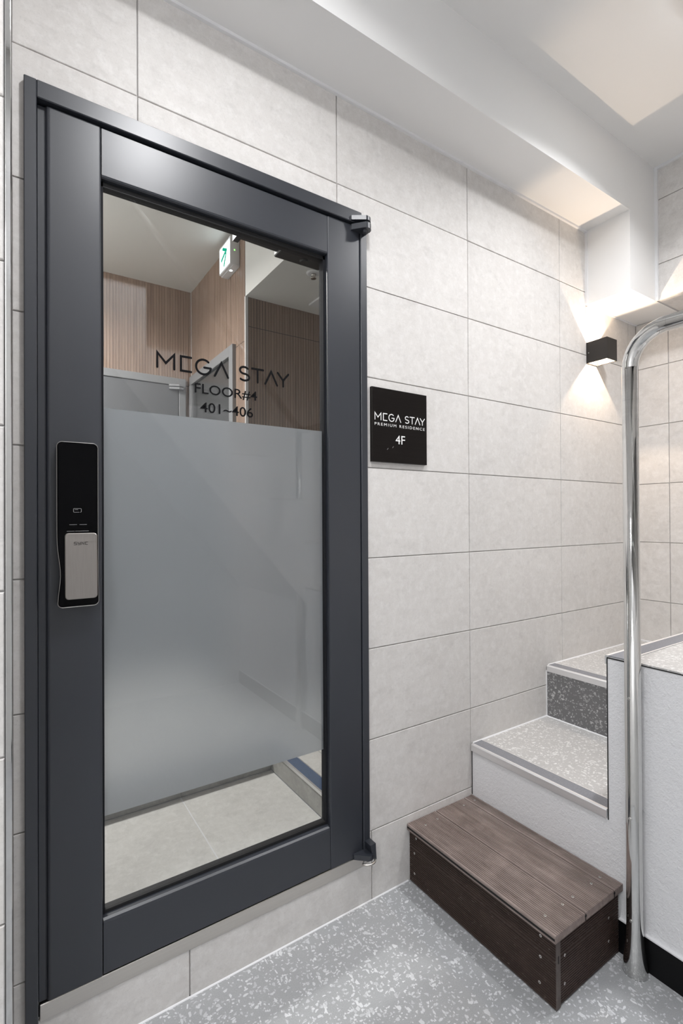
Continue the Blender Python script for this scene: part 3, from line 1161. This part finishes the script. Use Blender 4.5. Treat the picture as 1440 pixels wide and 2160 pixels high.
# ================================================================== SIGN PLATE
sg = thing('wall_sign', 'square dark metal sign with white floor lettering on the tiled wall beside door', 'sign', (-0.352, 0, 1.57))
PXL, PXR, PZB, PZT = -0.4745, -0.2300, 1.4465, 1.6945
PY = -0.012
MB().bevbox(PXL, PXR, PY, -0.0005, PZB, PZT, 0.0006, 1).build('plate', M['plate'], sg)
TS = lambda u, v, d: (-0.4635+(u/9.39)*0.2225, PY-0.0002-d, 1.5855+v*0.0247)
letters_stroke('lettering', mega_stay(), TS, 0.125, M['white'], sg, 0.0004)
text_obj('lettering', 'PREMIUM RESIDENCE', -0.4635, -0.2405, 1.5675, 1.5770, PY-0.0002, M['white'], sg, space=1.35, depth=0.0004, bold=0.0)
text_obj('lettering', '4F', -0.3745, -0.3325, 1.5110, 1.5405, PY-0.0002, M['white'], sg, depth=0.0004, bold=0.0)
mb = MB()
for x, z in ((-0.411, 1.489), (-0.388, 1.4965)):
    stroke_mesh(mb, [[(x, z), (x+0.004, z+0.005)]], lambda u, v, d: (u, PY-0.0002-d, v), 0.0018, 0.0003)
mb.build('scratch', M['greyprint'], sg)

# ================================================================== SCONCE
sx0, sx1, sy0, sz0, sz1 = 0.8105, 0.8955, -0.100, 1.986, 2.0855
scn = thing('wall_sconce', 'black cube up and down wall lamp glowing warm on the tiled wall', 'lamp', (0.853, 0, 2.035))
mb = MB()
t = 0.003
mb.box(sx0, sx0+t, sy0, -0.001, sz0, sz1)
mb.box(sx1-t, sx1, sy0, -0.001, sz0, sz1)
mb.box(sx0+t, sx1-t, sy0, sy0+t, sz0, sz1)
mb.build('housing', M['sconce'], scn)
MB().box(sx0+t, sx1-t, -0.006, -0.001, sz0+0.002, sz1-0.002).build('back_plate', M['sconce_in'], scn)
MB().box(sx0+t, sx1-t, sy0+t, -0.006, 2.034, 2.037).build('light_baffle', M['sconce_in'], scn)  # added unseen plate, blocks cross light between the two point lights
MB().box(sx0+t+0.0005, sx0+t+0.002, sy0+t+0.004, -0.012, sz0+0.002, sz0+0.030).build('flap', M['sconce_in'], scn)
MB().box(sx1-t-0.002, sx1-t-0.0005, sy0+t+0.004, -0.012, sz0+0.002, sz0+0.030).build('flap', M['sconce_in'], scn)
mb = MB()
disc(mb, (sx0-0.0002, -0.012, 2.034), (-1, 0, 0), 0.002, 0.0012, 10)
mb.build('screw', M['screw'], scn)
WARM = (1.0, 0.77, 0.56)
point('sconce_up_light', (0.853, -0.050, 2.0445), 0.003, SCONCE_POWER, WARM)
point('sconce_down_light', (0.853, -0.050, 2.0265), 0.003, SCONCE_POWER, WARM)

# ================================================================== CEILING LAMPS (just outside the frame), the last an added fill lamp
for i, (lx, ly) in enumerate((LAMP_XY, LAMP2_XY, FILL_XY)):
    lp = thing('ceiling_lamp', ('round white ceiling lamp over the stair landing', 'round white ceiling lamp over the middle of the lobby', 'added unseen fill lamp at the open end of the lobby')[i], 'lamp', (lx, ly, CEIL))
    mb = MB()
    mb.tube([(lx, ly, CEIL-0.001), (lx, ly, CEIL-0.03)], 0.115, 32)
    mb.build('lamp_base', M['wplastic'], lp)
    mb = MB()
    mb.tube([(lx, ly, CEIL-0.03), (lx, ly, CEIL-0.04), (lx, ly, CEIL-0.044)], [0.108, 0.106, 0.095], 32)
    mb.build('diffuser', M['lamp'], lp)

# ================================================================== CORRIDOR BEHIND THE GLASS
XB, YA, YB = -0.40, 2.189, 1.214
LOWC, HIC = 2.468, 2.857
ZI = 0.150
XR = -0.511
UPF = 0.245
YV = 0.690
mb = MB().box(-1.75, XR, 0.14, YV+0.01, 0.0, ZI-0.0007)
cf = struct(mb.build('floor_entry', M['caulk']))
for x0, x1 in ((-1.745, -0.905), (-0.905, XR)):
    tile(cf, '+z', ZI, x0+0.0016, x1-0.0016, 0.142, YV-0.001, M['tile_floor'])
mb = MB().box(-1.75, 1.4, YV+0.006, YA+0.1, 0.0, UPF-0.012)
mb.box(XR+0.006, 1.4, 0.14, YV+0.006, 0.0, UPF-0.012)
uf = struct(mb.build('floor_corridor', M['caulk']))
for x0, x1 in ((-1.745, -0.95), (-0.95, -0.35), (-0.35, 0.25), (0.25, 0.85), (0.85, 1.4)):
    ya0 = YV+0.055
    tile(uf, '+z', UPF, x0+0.0016, x1-0.0016, ya0, YA, M['tile_floor'])
    if x0 >= -0.36:
        tile(uf, '+z', UPF, x0+0.0016, x1-0.0016, 0.142, ya0-0.002, M['tile_floor'])
tile(uf, '+z', UPF, XR+0.06, -0.352, 0.142, ya0-0.002, M['tile_floor'])
# risers of the inner step
tile(uf, '-x', XR, 0.142, YV-0.001, ZI+0.001, UPF-0.008, M['tile_riser'], name='riser_tile')
for x0, x1 in ((-1.745, -0.905), (-0.905, XR+0.004)):
    tile(uf, '-y', YV, x0+0.001, x1-0.001, ZI+0.001, UPF-0.008, M['tile_riser'], name='riser_tile')
mb = MB()
mb.box(XR-0.004, XR+0.004, 0.142, YV+0.004, UPF-0.010, UPF+0.003)
mb.box(-1.745, XR+0.004, YV-0.004, YV+0.004, UPF-0.010, UPF+0.003)
mb.box(XR+0.054, XR+0.058, 0.142, YV+0.05, UPF-0.010, UPF+0.002)
mb.build('step_nosing', M['alu'], uf)
mb = MB()
mb.box(XR+0.004, XR+0.054, 0.142, YV+0.05, UPF-0.010, UPF+0.001)
mb.box(-1.745, XR+0.004, YV+0.004, YV+0.05, UPF-0.010, UPF+0.001)
mb.build('grip_strip', M['blue'], uf)
# walls
def slats(name, parent, axis, face, a0, a1, z0, z1, mat, pitch=0.018):
    """narrow vertical ribs, joined: each too thin to pick apart"""
    mb = MB()
    nn = int((a1-a0)/pitch)
    pw = (a1-a0)/nn
    prof_ = []
    for i in range(nn):
        a = a0+i*pw
        d = random.uniform(0, 0.0012)
        prof_ += [(a+0.0009, 0.0038), (a+0.0015, d), (a+pw-0.0015, d), (a+pw-0.0009, 0.0038)]
    vs, fs = [], []
    for (a, d) in prof_:
        if axis == '-y':
            vs += [(a, face+d, z0), (a, face+d, z1)]
        else:
            vs += [(face+d, a, z0), (face+d, a, z1)]
    for i in range(len(prof_)-1):
        fs.append((2*i, 2*i+2, 2*i+3, 2*i+1))
    mb.add(vs, fs)
    o = mb.build(name, mat, parent)
    o['kind'] = 'stuff'
    return o


mb = MB().box(-1.75, 1.4, YA+0.004, YA+0.12, 0, 3.0)
wa = struct(mb.build('wall_corridor_back', M['slot']))
DA1, DAZ = -0.446, 2.232     # door A outer right and top
for (a, b, za, zb) in ((-1.745, -0.402, DAZ, HIC), (DA1, -0.402, UPF, 1.629), (DA1, -0.402, 1.632, 2.19), (DA1, -0.402, 2.193, DAZ)):
    slats('slat_cladding', wa, '-y', YA, a, b, za, zb, M['wood'])
mb = MB().box(XB+0.004, XB+0.12, YB+0.002, YA, 0, 3.0)
mb.box(XB+0.004, XB+0.12, 0.14, YB+0.002, LOWC+0.078, 3.0)
wb = struct(mb.build('wall_corridor_right', M['slot']))
DBY0, DBZ = 1.360, 2.250
for (a, b, za, zb) in ((DBY0, YA-0.002, DBZ, HIC), (YB+0.010, DBY0, UPF, 2.229), (YB+0.010, DBY0, 2.232, HIC)):
    slats('slat_cladding', wb, '-x', XB, a, b, za, zb, M['wood'])
MB().box(XB-0.001, XB+0.004, 0.141, YB+0.002, LOWC, HIC).build('bulkhead', M['corr_paint'], wb)
mb = MB()
mb.box(XB-0.003, XB+0.012, YB-0.003, YB+0.010, UPF, LOWC)
mb.box(XB-0.004, XB+0.004, YA-0.008, YA, DAZ, HIC)
mb.build('corner_trim', M['alu'], wb)
mb = MB().box(XB+0.012, 1.4, YB+0.004, YB+0.12, 0, 2.6)
wc = struct(mb.build('wall_corridor_side', M['slot']))
for (za, zb) in ((UPF, 1.10), (1.103, 1.703), (1.706, 2.306), (2.309, LOWC)):
    slats('slat_cladding', wc, '-y', YB, XB+0.014, 1.38, za, zb, M['wood_dark'], 0.017)
mb = MB().box(-1.85, -1.745, 0.14, YA+0.1, 0, 3.0)
struct(mb.build('wall_corridor_left', M['corr_paint']))
mb = MB().box(1.4, 1.5, 0.14, YB+0.1, 0, 3.0)
struct(mb.build('wall_corridor_end', M['corr_paint']))
mb = MB().box(-1.85, XB+0.1, 0.14, YA+0.1, HIC, HIC+0.1)
struct(mb.build('ceiling_corridor', M['corr_paint']))
mb = MB().box(XB+0.004, 1.5, 0.14, YB+0.1, LOWC, LOWC+0.08)
clow = struct(mb.build('ceiling_corridor_low', M['corr_paint']))
# corridor room doors
d2 = struct(bpy.data.objects.new('door_2', None), 'pale grey room door on the wood wall seen left through the glass')
COL.objects.link(d2)
d2.location = (-0.9, YA, UPF)
d2['category'] = 'door'
mb = MB()
mb.bevbox(DA1-0.045, DA1, YA-0.022, YA+0.003, UPF, DAZ, 0.002, 1)
mb.bevbox(-1.40, DA1-0.045, YA-0.022, YA+0.003, DAZ-0.05, DAZ, 0.002, 1)
mb.bevbox(-1.445, -1.40, YA-0.022, YA+0.003, UPF, DAZ, 0.002, 1)
mb.build('door_frame', M['greyframe'], d2)
MB().bevbox(-1.398, DA1-0.048, YA-0.014, YA+0.003, UPF+0.005, DAZ-0.053, 0.002, 1).build('door_leaf', M['greydoor'], d2)
mb = MB()
mb.prism([(-0.56, YA-0.014), (-0.56, YA-0.03), (-0.50, YA-0.055), (-0.47, YA-0.05), (-0.465, YA-0.022)], 'z', DAZ-0.082, DAZ-0.068)
mb.prism([(-0.56, YA-0.014), (-0.56, YA-0.03), (-0.50, YA-0.055), (-0.47, YA-0.05), (-0.465, YA-0.022)], 'z', DAZ-0.062, DAZ-0.048)
mb.build('hinge', M['greyframe'], d2)
d3 = struct(bpy.data.objects.new('door_3', None), 'dark grey room door in pale frame on the wood return wall inside')
COL.objects.link(d3)
d3.location = (XB, 1.78, UPF)
d3['category'] = 'door'
mb = MB()
mb.bevbox(XB-0.022, XB+0.003, DBY0, DBY0+0.055, UPF, DBZ, 0.002, 1)
mb.bevbox(XB-0.022, XB+0.003, DBY0+0.055, YA-0.02, DBZ-0.06, DBZ, 0.002, 1)
mb.bevbox(XB-0.022, XB+0.003, YA-0.06, YA-0.012, UPF, DBZ-0.06, 0.002, 1)
mb.build('door_frame', M['greyframe'], d3)
MB().box(XB-0.006, XB+0.003, DBY0+0.055, YA-0.06, UPF+0.005, DBZ-0.06).build('door_leaf', M['darkglass'], d3)
# exit sign on the return wall
ex = thing('exit_sign', 'glowing white exit sign box with green arrow inside on the wood wall', 'sign', (XB, 1.39, 2.74))
mb = MB()
ep = [(1.300, 2.662), (1.470, 2.662), (1.478, 2.67), (1.478, 2.812), (1.470, 2.826), (1.300, 2.826), (1.296, 2.82), (1.296, 2.668)]
mb.prism(ep, 'x', XB-0.040, XB-0.001)
ep2 = [(1.306+(p_[0]-1.306)*0.96, 2.744+(p_[1]-2.744)*0.96) for p_ in ep]
mb.prism(ep2, 'x', XB-0.054, XB-0.040)
mb.build('case', M['wplastic'], ex)
pn = MB().box(XB-0.0552, XB-0.054, 1.309, 1.462, 2.677, 2.812).build('panel', M['exit'], ex)
TE = lambda u, v, d: (XB-0.0556-d, 1.43-u*0.09, 2.695+v*0.10)
mb = MB()
stroke_mesh(mb, [[(0.25, 1.0), (0.85, 0.72), (0.45, 0.0)], [(0.0, 0.42), (0.6, 0.66)]], TE, 0.17, 0.0008)
mb.build('arrow', M['green'], pn)
MB().box(XB-0.034, XB-0.026, 1.2952, 1.2962, 2.745, 2.753).build('indicator', M['led'], ex)
mb = MB()
disc(mb, (XB-0.027, 1.36, 2.6625), (0, 0, -1), 0.008, 0.002, 14)
mb.build('downlight', M['exitspot'], ex)
# sprinkler and panel on the low ceiling
sp = thing('sprinkler', 'small round white sprinkler head on the low corridor ceiling behind glass', 'sprinkler', (-0.222, 0.79, LOWC))
mb = MB()
mb.tube([(-0.222, 0.79, LOWC), (-0.222, 0.79, LOWC-0.005), (-0.222, 0.79, LOWC-0.007)], [0.036, 0.034, 0.026], 28)
mb.build('escutcheon', M['wplastic'], sp)
mb = MB()
mb.tube([(-0.222, 0.79, LOWC-0.006), (-0.222, 0.79, LOWC-0.016), (-0.222, 0.79, LOWC-0.017), (-0.222, 0.79, LOWC-0.024)], [0.012, 0.012, 0.008, 0.008], 16)
mb.tube([(-0.222, 0.79, LOWC-0.026), (-0.222, 0.79, LOWC-0.029)], [0.014, 0.013], 16)
mb.build('head', M['steel'], sp)
ph = thing('ceiling_panel', 'flat white square panel on the low corridor ceiling past the sprinkler', 'panel', (0.1, 0.85, LOWC))
MB().bevbox(-0.066, 0.26, 0.72, 1.11, LOWC-0.012, LOWC-0.0002, 0.002, 1).build('cover', M['wplastic'], ph)
# corridor lamp (out of view over the entry)
cl = thing('corridor_lamp', 'round white lamp on the corridor ceiling in front of the wood wall', 'lamp', (-1.52, 1.42, HIC))
mb = MB()
mb.tube([(-1.52, 1.42, HIC), (-1.52, 1.42, HIC-0.045)], [0.14, 0.135], 28)
mb.build('diffuser', M['lamp'], cl)
